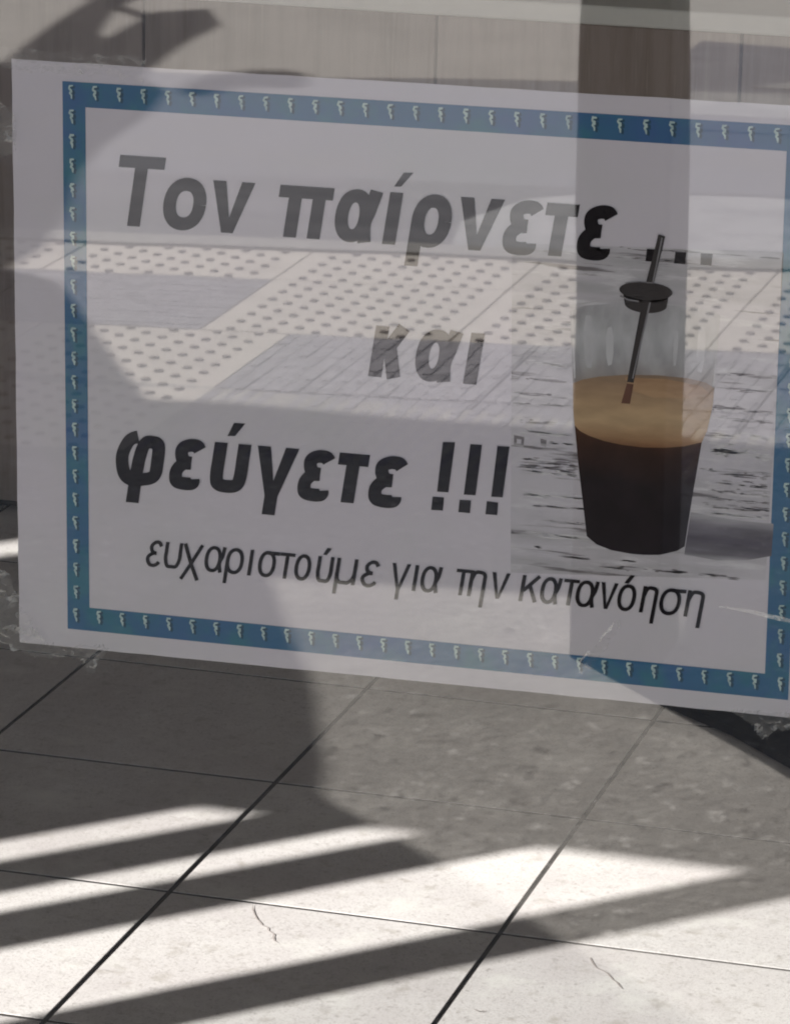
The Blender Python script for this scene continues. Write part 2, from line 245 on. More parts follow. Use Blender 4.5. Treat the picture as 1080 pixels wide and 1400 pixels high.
# ================================================================ SETTING: ground, street, pavement (outside is y < 0)
PHI = 0.011068; TS = 0.33; OA = -1.48766; OB = 1.73938
floor = empty('floor', (0, 0, 0), (0, 0, -PHI)); tag(floor, kind='structure')
box('joint_bed', -4.4, 2.6, 0.06, 3.9, -0.05, -0.003, M['grout'], floor)
g = 0.0025
bm = bmesh.new(); add_box(bm, g, TS - g, g, TS - g, -0.012, 0.0)
bmesh.ops.bevel(bm, geom=[e for e in bm.edges if all(v.co.z > -0.001 for v in e.verts)], offset=0.0006, segments=1, affect='EDGES')
tme = bm_mesh(bm, 'tile'); tme.materials.append(M['tile']); tme.materials.append(M['grout'])
for f in tme.polygons:
    if f.normal.z < .3: f.material_index = 1
for i in range(-7, 10):
    for j in range(-5, 7):
        if (j + 5) < 0: continue
        o = bpy.data.objects.new('tile', tme); COL.objects.link(o); o.parent = floor
        o.location = (OA + i * TS, OB + j * TS, random.uniform(-0.0004, 0.0004))
def ribbon_mesh(name, pts, wd, z):
    bm = bmesh.new(); prev = None
    for i, pnt in enumerate(pts):
        a = Vector(pts[max(i - 1, 0)]); b = Vector(pts[min(i + 1, len(pts) - 1)]); d = (b - a).normalized(); nn = Vector((-d.y, d.x))
        ww = wd * (0.35 if i in (0, len(pts) - 1) else 1) * .5
        c = Vector(pnt); cur = [bm.verts.new((*(c + nn * ww), z)), bm.verts.new((*(c - nn * ww), z))]
        if prev: bm.faces.new((prev[0], prev[1], cur[1], cur[0]))
        prev = cur
    return bm_mesh(bm, name)
for cr, wd in ((CR1, .0013), (CR2, .0016), (CR3, .0014)):
    fine = []
    for a, b in zip(cr[:-1], cr[1:]):
        for k in range(3):
            t = k / 3; fine.append((a[0] * (1 - t) + b[0] * t + random.uniform(-.0018, .0018), a[1] * (1 - t) + b[1] * t + random.uniform(-.0018, .0018)))
    fine.append(cr[-1])
    c, s = math.cos(PHI), math.sin(PHI)
    fine = [(x * c - y * s, x * s + y * c) for x, y in fine]
    link('hairline_crack', ribbon_mesh('hairline_crack', fine, wd, 0.0011), M['crack'], floor)

gnd = box('ground', -320, 320, -320, 320, -0.6, -0.062, M['concrete']); tag(gnd, kind='structure')
pav = box('pavement', -30, 30, -4.02, -0.06, -0.06, 0.0, M['concrete']); tag(pav, kind='structure')

def shear(a, b): return (a - 1.87, -(b + SK * a + 4.377))
SK = 0.15
tact = empty('tactile_paving', (0, 0, 0)); tag(tact, kind='structure')
def paver_mesh(kind, wa, db, seed):
    """one paver in its own frame: x along the street, y away from the shop, sheared with the street's run"""
    bm = bmesh.new(); gp = .002
    def P(a, b, z): return (a, -(b + SK * a), z)
    def quad(vs, mi):
        f = bm.faces.new([bm.verts.new(v) for v in vs]); f.material_index = mi
    def slab(a0, a1, b0, b1, z0, z1, mi):
        c = [(a0, b0), (a1, b0), (a1, b1), (a0, b1)]
        lo = [P(a, b, z0) for a, b in c]; hi = [P(a, b, z1) for a, b in c]
        quad(hi, mi)
        for i in range(4): quad([lo[i], lo[(i + 1) % 4], hi[(i + 1) % 4], hi[i]], mi)
    slab(gp, wa - gp, gp, db - gp, -.03, 0, 0)
    if kind == 'dots':
        pa, pb = .066, .052
        ma = .028; na, nb = int(round((wa - 2 * ma) / pa)), int(round(db / pb))
        for i in range(na):
            for j in range(nb):
                for h in (0, .5):
                    ca, cb = ma + (i + .25 + h) * (wa - 2 * ma) / na, (j + .25 + h) * db / nb
                    r0, r1, hh = .0080, .0060, .0030; n = 10
                    ring0 = [P(ca + r0 * math.cos(k * 2 * math.pi / n), cb + r0 * math.sin(k * 2 * math.pi / n), 0.0) for k in range(n)]
                    ring1 = [P(ca + r1 * math.cos(k * 2 * math.pi / n), cb + r1 * math.sin(k * 2 * math.pi / n), hh) for k in range(n)]
                    for k in range(n): quad([ring0[k], ring0[(k + 1) % n], ring1[(k + 1) % n], ring1[k]], 1)
                    quad(ring1, 1)
    else:
        n = 15; L_ = wa if kind == 'ribs_b' else db
        for k in range(n):
            c0 = (k + .22) * L_ / n; c1 = (k + .72) * L_ / n
            ns = 5; M_ = (db if kind == 'ribs_b' else wa) - 2 * gp
            for q in range(ns):
                s0 = gp + M_ * q / ns; s1 = gp + M_ * (q + 1) / ns - random.uniform(.001, .008); jj = random.uniform(-.0035, .0035); hh = random.uniform(.0004, .0016) * (1 if kind == 'ribs_b' else .6)
                if kind == 'ribs_b': slab(c0 + jj, c1 + jj * .4, s0, s1, 0, hh, 0)
                else: slab(s0, s1, c0 + jj, c1 + jj * .4, 0, hh, 0)
    bmesh.ops.remove_doubles(bm, verts=bm.verts, dist=1e-5)
    me = bm_mesh(bm, 'paver'); me.materials.append(M['tactile'] if kind == 'dots' else M['ribbed']); me.materials.append(M['dome']); return me
cache = {}
def paver(kind, a, b, wa, db):
    k = (kind, round(wa, 3), round(db, 3))
    if k not in cache: cache[k] = paver_mesh(kind, wa, db, 0)
    o = bpy.data.objects.new('paver', cache[k]); COL.objects.link(o); o.parent = tact
    x, y = shear(a, b); o.location = (x, y, random.uniform(-.0005, .0005))
for k in range(-6, 9):
    a = .143 + k * .39
    # row next to the shop: dots left of the turn, ribs right of it
    paver('dots' if k < 0 else 'ribs_b', a, -.385, .39, .385)
    if k < 4: paver('ribs_b' if k >= 0 else 'dots', a, -.77, .39, .385)
    paver('ribs_a' if k < 0 and k > -4 else 'dots', a - .143 if k < 0 else a - .143, 0, .39, .385)
    paver('dots', a - .143, .385, .39, .23)
xs0, xs1 = -30.0, 30.0
def strip(name, pts, z0, z1, m, **k):
    o = prism(name, pts, z0, z1, m); tag(o, kind='structure'); return o
def yb(x, b): return -(b + SK * (x + 1.87) + 4.377)
def rband(name, b0, b1, z0, z1, m, x0=-14.0, x1=12.0):
    return strip(name, [(x0, yb(x0, b0)), (x1, yb(x1, b0)), (x1, yb(x1, b1)), (x0, yb(x0, b1))], z0, z1, m)
rband('kerb', .622, .70, -.06, 0.004, M['kerb'])
rband('gutter', .704, 1.33, -.06, -0.006, M['gutter'])
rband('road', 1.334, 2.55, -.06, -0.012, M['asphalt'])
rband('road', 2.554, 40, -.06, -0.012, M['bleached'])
strip('road_marking', [(-1.66, -5.125), (3, -5.83), (3, -6.35), (-1.2, -5.78), (-1.5, -5.72), (-1.64, -5.60), (-1.70, -5.35)], -.0055, -.005, M['roadpaint'])
strip('dark_road_area', [(-1.72, -6.45), (.8, -6.7), (.8, -7.9), (-1.72, -7.6)], -.0115, -.0108, M['patch'])  # darker area of the road surface
strip('road_marking', [(-1.66, -6.62), (-1.5, -6.66), (-.9, -6.72), (.6, -6.86), (.6, -7.06), (-.8, -6.98), (-1.4, -7.0), (-1.66, -6.90)], -.0103, -.0098, M['roadpaint'])
strip('road_marking', [(-1.50, -7.04), (-1.38, -7.05), (-1.30, -7.30), (-1.34, -7.31)], -.0103, -.0098, M['roadpaint'])

# ================================================================ SHOP: front wall, frame, glass, room behind
shop = empty('storefront', (-.3, 0, 0)); tag(shop, 'grey shop front with one large reflective pane the notice is stuck behind', 'storefront')
def sb(name, x0, x1, y0, y1, z0, z1, m, bevel=0.0): return box(name, x0 + .3, x1 + .3, y0, y1, z0, z1, m, shop, bevel)
ZH = 2.087
bmw = bmesh.new()
add_box(bmw, -8.3, -4.4705, 0, .04, 0, 4.2); add_box(bmw, -4.47, -3.1205, 0, .04, 0, ZH + .0995)
add_box(bmw, -4.36, 3.3, 0, .04, ZH + .10, 4.2)
add_box(bmw, -4.47, -4.3605, 0, .04, ZH + .10, 2.6); add_box(bmw, -4.47, -4.3605, 0, .04, 2.95, 4.2)
add_box(bmw, 3.301, 8.3, 0, .04, 0, 4.2)
link('facade_wall', bm_mesh(bmw, 'facade_wall'), M['facade'], shop)
sb('window_head', -3.415, 3.0, 0.0, .05, ZH, ZH + .10, M['alu'])
for x0, x1 in ((-3.317, -3.24), (-3.146, -3.06), (-2.812, -2.734), (2.9, 3.0)):
    sb('mullion', x0, x1, 0.0, .04, .06, ZH - .001, M['alu'], .002)
sb('bottom_rail', -3.414, 3.0, 0.0, .04, 0.0, .058, M['alu'], .002)
bm = bmesh.new(); add_box(bm, -2.733 + .3, 2.899 + .3, -.003, .003, .059, ZH - .002)
me = bm_mesh(bm, 'pane'); pane = link('pane', me, [M['glass'], M['glassback']], shop)
for f in me.polygons: f.material_index = 0 if f.normal.y < -.5 else 1
tag(pane, 'large clear pane mirroring the street')

def wallp(name, *a): return tag(box(name, *a), kind='structure')
wallp('wall_back', -5.6, 4.0, 6.2, 6.3, 0, 3.3, M['wallpaint'])
wallp('wall_left', -5.7, -5.6, .05, 6.3, 0, 3.3, M['wallpaint'])
wallp('wall_right', 4.0, 4.1, .05, 6.3, 0, 3.3, M['wallpaint'])
wallp('ceiling', -5.7, 4.1, .05, 6.3, 3.3, 3.4, M['ceiling'])
wallp('floor_slab', -5.7, 4.1, .06, 6.3, -.059, -.051, M['wallpaint'])
# counter
YC = 3.2945
ct = empty('counter', (-1.0, YC, 0), (0, 0, -.006)); tag(ct, 'long low counter of taupe boards under a white top behind the notice', 'counter')
for k in range(-7, 9):
    x0 = -1.588 + 1.0 + k * .377
    box('panel', x0 + .0018, x0 + .377 - .0018, 0, .018, .012, .679, M['panel'], ct, .0015)
box('carcass', -3.2, 2.8, .02, .5, .0, .678, M['matte'], ct)
box('countertop', -3.25, 2.85, -.012, .16, .6805, .7045, M['counter_top'], ct, .003)
box('upstand', -3.25, 2.85, .162, .2, .6805, 1.02, M['wallpaint'], ct, .002)
mtb = prism('shade_wedge', [(-.845, 2.830), (-.8022, 2.7897), (-.704, 2.7103), (-.622, 2.622), (-.05, 2.16), (.42, 2.72), (-.33, 3.28), (-.52, 3.20)], .0015, .012, M['matte'])  # black sheet added to darken this wedge of floor along the shadow edge
tag(mtb, 'black rubber sheet added to darken the tiled floor below the right end of the notice', 'shade sheet')

# ================================================================ SHADE CASTERS added out of view, cut to the wanted shadows, and the mirrored post
ZC = 2.0; L29 = ZC / math.tan(SUN_EL); L33 = 3.4 / math.tan(SUN_EL)
sx, sy = math.sin(SUN_AZ), math.cos(SUN_AZ)
can = empty('shade_canopy', (-5.2, -5.9, 0)); tag(can, 'added unseen charcoal board shading the pavement, on one steel column', 'canopy')
c0 = [(-3.2, -3.9), (-2.0, -3.915), (-1.2, -3.96), (-.6, -3.99), (.4, -3.99), (.4, -1.67), (-.2, -2.30), (-.6, -2.72), (-.83, -2.96), (-.86, -3.215), (-1.0, -3.226), (-1.38, -3.165), (-3.2, -3.12)]
prism('roof', [(x - sx * L29 + 5.2, y - sy * L29 + 5.9) for x, y in c0], ZC, ZC + .04, M['canvas'], can)  # added board, outline projected back towards the sun from the shade wanted
box('column', -.12, .0, .0, .12, 0, ZC - .001, M['post'], can, .004)
post = empty('awning', (-.868, -2.997, 0)); tag(post, 'added dark awning shading the notice, with the mirrored square steel post on the pavement', 'awning')
pp = box('post', -.066, .038, -.052, .052, 0, 2.655, M['post'], post, .004); pp.rotation_euler = (0, -R(1.1), 0); pp.location = (0, .014, 0)
box('post', 2.4, 2.53, -.066, .066, 0, 2.66, M['post'], post, .004)
box('roof', -2.05, 2.9, -.12, 2.99, 2.70, 2.74, M['canvas'], post)  # roof added and sized to keep direct sun off the notice
box('front_beam', -2.05, 2.9, -.09, .05, 2.662, 2.698, M['post'], post)
def caster(name, label, pts, zt, post_at, n=2):
    Lh = zt / math.tan(SUN_EL)
    q = [(x - sx * Lh, y - sy * Lh) for x, y in pts]
    ox, oy = post_at
    e = empty(name, (ox, oy, 0)); tag(e, label, 'shade sail', 'added shade casters over the far pavement')
    prism('canvas', [(x - ox, y - oy) for x, y in q], zt, zt + .012, M['canvas'], e)  # added unseen canvas, cut so its shadow lands as the given outline
    box('pole', -.05, .05, -.05, .05, 0, zt - .001, M['post'], e, .004)
    return e
caster('shade_caster', 'added unseen charcoal shade sail with a long curved edge nearer the shop',
     [(-3.6, -4.675), (-2.28, -4.675), (-2.2, -4.62), (-2.05, -4.355), (-1.80, -3.92), (-1.58, -3.54), (-1.38, -3.15), (-1.28, -2.925), (-1.20, -2.76), (-1.136, -2.583), (-1.10, -2.48), (-1.085, -2.415), (-1.05, -2.375), (-.91, -2.249), (-.757, -2.105), (-.3, -1.66), (-.5, -1.45), (-3.6, -1.45)], 1.88, (-5.5, -6.6))
caster('shade_caster', 'added unseen charcoal shade sail with torn hanging strips on its street side',
     [(-4.4, -4.69), (-2.325, -4.685), (-2.333, -4.908), (-2.42, -5.216), (-2.54, -5.62), (-2.60, -5.90), (-2.64, -6.3), (-2.70, -6.58), (-2.81, -6.74), (-2.835, -6.9), (-2.87, -7.2), (-2.88, -7.5), (-2.98, -7.72), (-3.08, -7.62), (-3.045, -7.16), (-3.1, -7.28), (-3.19, -7.645), (-3.2, -8.6), (-3.29, -8.6), (-3.272, -7.617), (-3.228, -7.276), (-3.15, -6.8), (-3.4, -6.6), (-4.4, -6.4)], 2.4, (-6.9, -9.2))
occluder = empty('blocker', (-6.9, -11.5, 0)); tag(occluder, 'added unseen small charcoal pennant on a tall thin pole by the road', 'occluder')
Lp = 3.6 / math.tan(SUN_EL)
ep = smooth_closed([(-2.63, -6.50), (-2.70, -6.72), (-2.63, -6.90), (-2.50, -6.95), (-2.445, -6.80), (-2.45, -6.70), (-2.56, -6.71)], 1)
prism('cloth', [(x - sx * Lp + 6.9, y - sy * Lp + 11.5) for x, y in ep], 3.6, 3.61, M['canvas'], occluder)  # added unseen piece that casts one soft oval shadow on the road
box('pole', -.02, .02, -.02, .02, 0, 3.599, M['post'], occluder)

# ================================================================ THE NOTICE
YP = 0.0085; KP = 1 + YP / 1.2409; X0 = -0.33291 * KP; Z0 = 1.3748 + (1.05626 - 1.3748) * KP
RHO = 0.00576
poster = empty('paper_notice', (X0, YP, Z0), (0, -RHO, 0)); poster.scale = (KP, KP, KP)
tag(poster, 'white printed notice in blue border with Greek text and coffee picture, taped behind glass', 'notice')
MM = .001
LAY = [0.0]
def flat_poly(bm, pts, y, mi=0):
    f = bm.faces.new([bm.verts.new((u * MM, y, v * MM)) for u, v in pts]); f.material_index = mi; return f
def poly_part(name, polys, m, lift):
    """flat print: thin ink layer `lift` tenths of a millimetre proud of the paper, towards the glass"""
    bm = bmesh.new()
    for pts in polys: flat_poly(bm, pts, -lift * 1e-4)
    bmesh.ops.triangulate(bm, faces=list(bm.faces))
    for f in bm.faces:
        f.normal_update()
        if f.normal.y > 0: f.normal_flip()
    me = bpy.data.meshes.new(name); bm.to_mesh(me); bm.free()
    return link(name, me, m, poster)
W2, H2 = 148.5, 105.0
# sheet with slightly uneven cut edge
bm = bmesh.new()
outl = []
def edge(a, b, n):
    for i in range(n):
        t = i / n; outl.append((a[0] * (1 - t) + b[0] * t + random.uniform(-.12, .12), a[1] * (1 - t) + b[1] * t + random.uniform(-.12, .12)))
edge((-W2, H2), (W2, H2), 30); edge((W2, H2), (W2 - .5, -H2 + .4), 20); edge((W2 - .5, -H2 + .4), (-W2, -H2 - .4), 30); edge((-W2, -H2 - .4), (-W2, H2), 20)
a = [bm.verts.new((u * MM, 0, v * MM)) for u, v in outl]; b = [bm.verts.new((u * MM, .0003, v * MM)) for u, v in outl]
bm.faces.new(a); bm.faces.new(b); n = len(a)
for i in range(n): bm.faces.new((a[i], a[(i + 1) % n], b[(i + 1) % n], b[i]))
link('sheet', bm_mesh(bm, 'sheet'), M['paper'], poster)
# blue border
bo = 130.0, 98.5; bi = 121.7, 89.9
rects = [[(-bo[0], bi[1]), (bo[0], bi[1]), (bo[0], bo[1]), (-bo[0], bo[1])], [(-bo[0], -bo[1]), (bo[0], -bo[1]), (bo[0], -bi[1]), (-bo[0], -bi[1])],
         [(-bo[0], -bi[1]), (-bi[0], -bi[1]), (-bi[0], bi[1]), (-bo[0], bi[1])], [(bi[0], -bi[1]), (bo[0], -bi[1]), (bo[0], bi[1]), (bi[0], bi[1])]]
poly_part('border', rects, M['blue'], 1.0)
# small curled ornaments along the border
def squig(cu, cv, du=0, dv=0, k=1.0):
    j = lambda s: random.uniform(-s, s)
    pl = [(.9, 2.3), (-.35, 2.15), (-.65, 1.3), (.1, .75), (.15, .1), (-.25, -.4), (.25, -1.1), (.35, -2.3)]
    return [(cu + du + a_ * k + j(.12), cv + dv + b_ * k + j(.12)) for a_, b_ in pl]
def ribbon_polys(pts, wd):
    out = []
    L_, R_ = [], []
    for i, q in enumerate(pts):
        a_ = Vector(pts[max(i - 1, 0)]); b_ = Vector(pts[min(i + 1, len(pts) - 1)]); d = (b_ - a_)
        d = d.normalized() if d.length else Vector((1, 0)); nn = Vector((-d.y, d.x)); c = Vector(q)
        ww = wd[i] * .5 if isinstance(wd, list) else wd * .5
        L_.append(tuple(c + nn * ww)); R_.append(tuple(c - nn * ww))
    for i in range(len(pts) - 1): out.append([L_[i], L_[i + 1], R_[i + 1], R_[i]])
    return out
cen = []
for i in range(30): 
    u = -127.0 + i * 254.0 / 29
    cen += [(u, 94.9), (u, -93.2)]
for j_ in range(1, 22):
    v = 94.9 - j_ * 188.1 / 22; cen += [(-126.8, v), (126.3, v)]
dk, lt = [], []
for cu, cv in cen:
    s_ = squig(cu, cv); wds = [.5, .9, .7, 1.1, 1.0, .75, .8, .35]; wds = [x * random.uniform(.8, 1.2) for x in wds]
    lt += ribbon_polys(s_, wds); dk += ribbon_polys([(x + .75, y - .45) for x, y in s_], [x * 1.6 for x in wds])
tag(poly_part('border_shading', dk, M['ornshade'], 1.5), kind='stuff'); tag(poly_part('border_ornament', lt, M['ornament'], 2.0), kind='stuff')

# lettering, drawn as strokes
XH = {1: 18.0, 2: 18.0, 3: 17.8, 4: 9.5}; BASE = {1: 49.5, 2: 3.0, 3: -42.7, 4: -72.3}; HW = {1: 2.3, 2: 2.35, 3: 2.35, 4: .66}
def cr(pts, n=6):
    """Catmull-Rom through the points"""
    P_ = [Vector(q) for q in pts]; out = []
    for i in range(len(P_) - 1):
        p0 = P_[max(i - 1, 0)]; p1 = P_[i]; p2 = P_[i + 1]; p3 = P_[min(i + 2, len(P_) - 1)]
        for k in range(n):
            t = k / n; out.append(tuple(.5 * ((2 * p1) + (-p0 + p2) * t + (2 * p0 - 5 * p1 + 4 * p2 - p3) * t * t + (-p0 + 3 * p1 - 3 * p2 + p3) * t ** 3)))
    out.append(tuple(P_[-1])); return out
def ell(cx, cy, rx, ry, a0=0, a1=360, n=36):
    """superellipse-like bowl"""
    o = []
    for k in range(n + 1):
        t = R(a0 + (a1 - a0) * k / n); c_, s_ = math.cos(t), math.sin(t); e_ = .90
        o.append((cx + rx * math.copysign(abs(c_) ** e_, c_), cy + ry * math.copysign(abs(s_) ** e_, s_)))
    return o
def glyph(gk, W, X, h, line):
    """returns (strokes, polygons) in upright glyph space"""
    S, P = [], []; D = -.385 * X; os_ = .25 if line < 4 else .12
    if gk == 'T':
        C = 1.372 * X; P += [[(0, C - 1.85 * h), (W, C - 1.85 * h), (W, C), (0, C)], [(W * .5 - h, 0), (W * .5 + h, 0), (W * .5 + h, C - 1.85 * h), (W * .5 - h, C - 1.85 * h)]]
    elif gk == 'o': S.append(ell(W / 2, X / 2, W / 2 - h, X / 2 - h + os_))
    elif gk == 'v': P += [[(0, X), (W / 2 - h * .9, 0), (W / 2, 0), (W / 2, 2.3 * h), (2.05 * h, X)], [(W, X), (W - 2.05 * h, X), (W / 2, 2.3 * h), (W / 2, 0), (W / 2 + h * .9, 0)]]
    elif gk == 'p':
        t = 1.85 * h; P += [[(0, X - t), (W, X - t), (W, X), (0, X)], [(W * .19, 0), (W * .19 + 2 * h, 0), (W * .19 + 2 * h, X - t), (W * .19, X - t)], [(W * .63, 0), (W * .63 + 2 * h, 0), (W * .63 + 2 * h, X - t), (W * .63, X - t)]]
    elif gk == 't':
        t = 1.85 * h; P += [[(0, X - t), (W, X - t), (W, X), (0, X)], [(W * .5 - h, 0), (W * .5 + h, 0), (W * .5 + h, X - t), (W * .5 - h, X - t)]]
    elif gk == 'a':
        bw_ = W * .84; S.append(ell(bw_ / 2, X / 2, bw_ / 2 - h, X / 2 - h + os_)); S.append(cr([(W - h * .95, X), (W - h * 1.55, X * .62), (bw_ - h * 1.0, X * .35), (W - h * 1.7, 0)]))
    elif gk == 'i': S.append([(W / 2, X), (W / 2, 0)])
    elif gk == 'r': S.append(ell(W / 2, X / 2, W / 2 - h, X / 2 - h + os_)); S.append([(h, X * .52), (h, D)])
    elif gk == 'e':
        S.append(cr([(W - h * .55, X * .80), (W * .78, X - h * .95), (W * .52, X - h + os_), (W * .24 + h * .3, X * .80), (W * .27 + h * .3, X * .63), (W * .50, X * .525), (W * .66, X * .525)], 8))
        S.append(cr([(W * .66, X * .525), (W * .44, X * .515), (h * 1.1, X * .38), (h * 1.0, X * .22), (W * .30, h * .95), (W * .58, h * .85 - os_), (W * .80, X * .12), (W - h * .95, X * .20)], 8))
    elif gk == 'u':
        S.append(cr([(h, X), (h, X * .66), (h, X * .36), (W * .24, h * 1.25), (W / 2, h - os_), (W * .76, h * 1.25), (W - h, X * .36), (W - h, X * .66), (W - h, X)], 6))
    elif gk == 'g': P += [[(0, X), (W * .5 - h, 0), (W * .5, 0), (W * .5, 2.4 * h), (2.05 * h, X)], [(W, X), (W - 2.05 * h, X), (W * .5, 2.4 * h), (W * .5, 0), (W * .5 + h, 0)], [(W * .5 - h, 0.02), (W * .5 - h, D), (W * .5 + h, D), (W * .5 + h, .02)]]
    elif gk == 'k': S += [[(h, X), (h, 0)], [(h * 1.6, X * .40), (W - h * 1.35, X)], [(W * .46, X * .60), (W - h * 1.75, 0)]]
    elif gk == 'x': S += [[(h, X), (W * .45, X * .30), (W - h * 1.3, D)], [(W - h, X), (W * .52, X * .30), (h * 1.2, D)]]
    elif gk == 's': S.append(ell(W * .43, X / 2, W * .43 - h, X / 2 - h + os_)); S.append([(W * .42, X - h), (W, X - h)])
    elif gk == 'm': S += [[(h, X), (h, D)], cr([(h, X * .5), (h, X * .3), (W * .2, h * 1.2), (W * .42, h), (W * .62, h * 1.3), (W - h * 2.2, X * .36), (W - h * 2.0, X)], 5), [(W - h * 2.0, X), (W - h * 2.0, 0)]]
    elif gk == 'n': S += [[(h, X), (h, 0)], cr([(h, X * .60), (W * .28, X - h * 1.5), (W * .55, X - h + os_), (W * .85, X - h * 1.9), (W - h, X * .62), (W - h, X * .2), (W - h, D)], 5)]
    elif gk == 'f':
        S.append(cr([(W * .40, X * .97), (W * .25, X * .90), (W * .12 + h * .3, X * .72), (h, X * .50), (W * .16 + h * .4, X * .22), (W * .36, X * .05 + h * .35), (W * .60, h * .9 - os_), (W * .84, X * .20), (W - h, X * .50), (W * .88 - h * .3, X * .82), (W * .70, X - h * .9), (W * .56, X * .84), (W * .49, X * .55), (W * .47, X * .2)], 6))
        S.append([(W * .47, X * .3), (W * .47, D)])
    return S, P
def lettering(line, name):
    X, h, v0 = XH[line], HW[line], BASE[line]; polys = []; lift = [0]
    strokes = []
    for (ln, gk, u0, u1) in GLYPHS:
        if ln != line: continue
        S, P = glyph(gk, u1 - u0, X, h, line)
        for s_ in S: strokes.append([(x + u0, y) for x, y in s_])
        for q in P: polys.append([(x + u0, y) for x, y in q])
    sh = .15
    f_ = lambda q: [(x + sh * y, y + v0) for x, y in q]
    bm = bmesh.new()
    for q in polys: flat_poly(bm, f_(q), -2.0e-4)
    for k, s_ in enumerate(strokes):
        y = -(2.2 + .12 * (k % 5)) * 1e-4
        for q in ribbon_polys(s_, 2 * h): flat_poly(bm, f_(q), y)
    extra = {1: [ACC1, DOT1, DOT2, DOT3], 2: [], 3: [ACC3, EX1, EX1D, EX2, EX2D, EX3, EX3D], 4: [ACC4A, ACC4B]}[line]
    for q in extra: flat_poly(bm, q, -2.1e-4)
    bmesh.ops.triangulate(bm, faces=list(bm.faces))
    for f in bm.faces:
        f.normal_update()
        if f.normal.y > 0: f.normal_flip()
    me = bpy.data.meshes.new(name); bm.to_mesh(me); bm.free()
    o = link(name, me, M['ink'], poster); return o
for ln in (1, 2, 3, 4): lettering(ln, 'lettering')

# the printed picture of the coffee
pic = poly_part('picture', [PICTURE], M['wood'], 1.0)
st = []
def streak(u0, u1, v, th):
    """a worn plank joint: a bundle of short broken dashes"""
    out = []
    for _ in range(int(4 + (u1 - u0) * th * .55)):
        a0 = random.uniform(u0, u1 - 1.5); ln = min(random.choice((1.5, 2.5, 4, 7, 9)), u1 - a0); vv = v + random.gauss(0, .34 * th); w_ = random.uniform(.12, .42) * (1 + .3 * th)
        k = 4; top, bot = [], []
        for i in range(k + 1):
            t = i / k; e_ = (.2, .8, 1, .7, .15)[i]; dv = random.uniform(-.08, .08)
            top.append((a0 + ln * t, vv + dv + w_ * e_ * .5)); bot.append((a0 + ln * t, vv + dv - w_ * e_ * .5))
        out += [[top[i], top[i + 1], bot[i + 1], bot[i]] for i in range(k)]
    return out
for a_ in ((32, 55, -22.6, 2.0), (32, 54, -24.6, 1.0), (33, 47, -8.5, 1.2), (44, 53, -15.2, 1.1), (30.5, 38, -2.4, 1.1), (40, 52, -1.8, 1.2), (31, 45, 1.4, .9),
           (98, 121, 1.6, 1.6), (101, 121, -1.6, 1.0), (96, 121, -20.5, 1.7), (97, 120, -24.0, 1.2), (99, 121, -27.0, 1.3), (96, 121, -29.8, 1.1), (95, 121, -32.6, 1.5),
           (36, 60, -37.5, .9), (42, 58, -43, .7), (47, 60, -55, 1.0), (62, 80, -57.2, 1.1), (81, 94, -56.8, 1.2), (96, 112, -57, 1.0), (40, 43, -52.5, .9), (68, 76, -54.4, .6),
           (31, 62, 51, .7), (66, 121, 54.0, .6), (62, 90, 50.8, .6), (97, 121, 8.5, .8), (103, 120, 13.5, .6), (33, 50, 6.5, .8)):
    st += streak(*a_)
tag(poly_part('wood_streak', st, M['darkwood'], 1.3), kind='stuff')
st = []
for a_ in ((32, 55, -26.0, 1.3), (33, 52, -12, 1.2), (99, 121, -13.0, 3.4), (34, 58, -34, 1.2), (99, 121, -35.2, .8), (36, 62, -48, 1.2), (34, 50, 12, 1.6), (98, 120, -7.5, 1.4)): st += streak(*a_)
tag(poly_part('wood_highlight', st, M['haze_wood'], 1.5), kind='stuff')
# two small grey squares printed at the picture's left edge
poly_part('wood_knot', [[(32.2, -13.6), (35.8, -13.9), (35.6, -17.6), (32.2, -17.2)], [(41.4, -14.0), (43.6, -14.3), (43.4, -16.9), (41.6, -16.4)]], M['darkwood'], 1.5)
poly_part('wood_knot', [[(33.2, -14.8), (34.8, -14.9), (34.7, -16.5), (33.2, -16.4)]], M['wood'], 1.7)
poly_part('cast_shadow', [CASTSH], M['shadowprint'], 1.7)
poly_part('glass_body', [GLASSUP], M['glassprint'], 2.0)
for q in ([(55.2, 30), (58.6, 30), (59.2, 12), (56.2, 12)], [(63, 26), (65.6, 27), (66, 14), (63.6, 13)], [(94.5, 29), (97.2, 29), (96.8, 13), (94.2, 14)], [(86.5, 27), (88, 27), (87.6, 15), (86.2, 15)]):
    poly_part('glass_highlight', [smooth_closed(q, 1)], M['glassgleam'], 2.1)
poly_part('glass_edge', ribbon_polys([(51.2, 33), (52.0, 20), (52.9, 8)], .5) + ribbon_polys([(101.3, 33), (101.0, 20), (100.4, 9)], .5) + ribbon_polys([(51, 33), (60, 35.2), (75, 36), (90, 35.6), (101, 33.4)], .35), M['glassrim'], 2.15)
poly_part('coffee', [COFFEE], M['coffee'], 2.2)
poly_part('foam', [CREMA], M['crema'], 2.4)
poly_part('foam_shade', [[(70, 9.6), (84, 10.2), (96, 8.8), (99, 6.6), (92, 4.2), (80, 3.4), (73, 5.2)]], M['rimfoam'], 2.6)
def ellp(cx, cy, rx, ry, n=28, a0=0, a1=360): return [(cx + rx * math.cos(R(a0 + (a1 - a0) * k / n)), cy + ry * math.sin(R(a0 + (a1 - a0) * k / n))) for k in range(n + (a1 - a0 < 360))]
poly_part('straw', [STRAW], M['straw'], 3.4)
poly_part('straw_tip', [STRAWLOW], M['strawbrown'], 3.4)
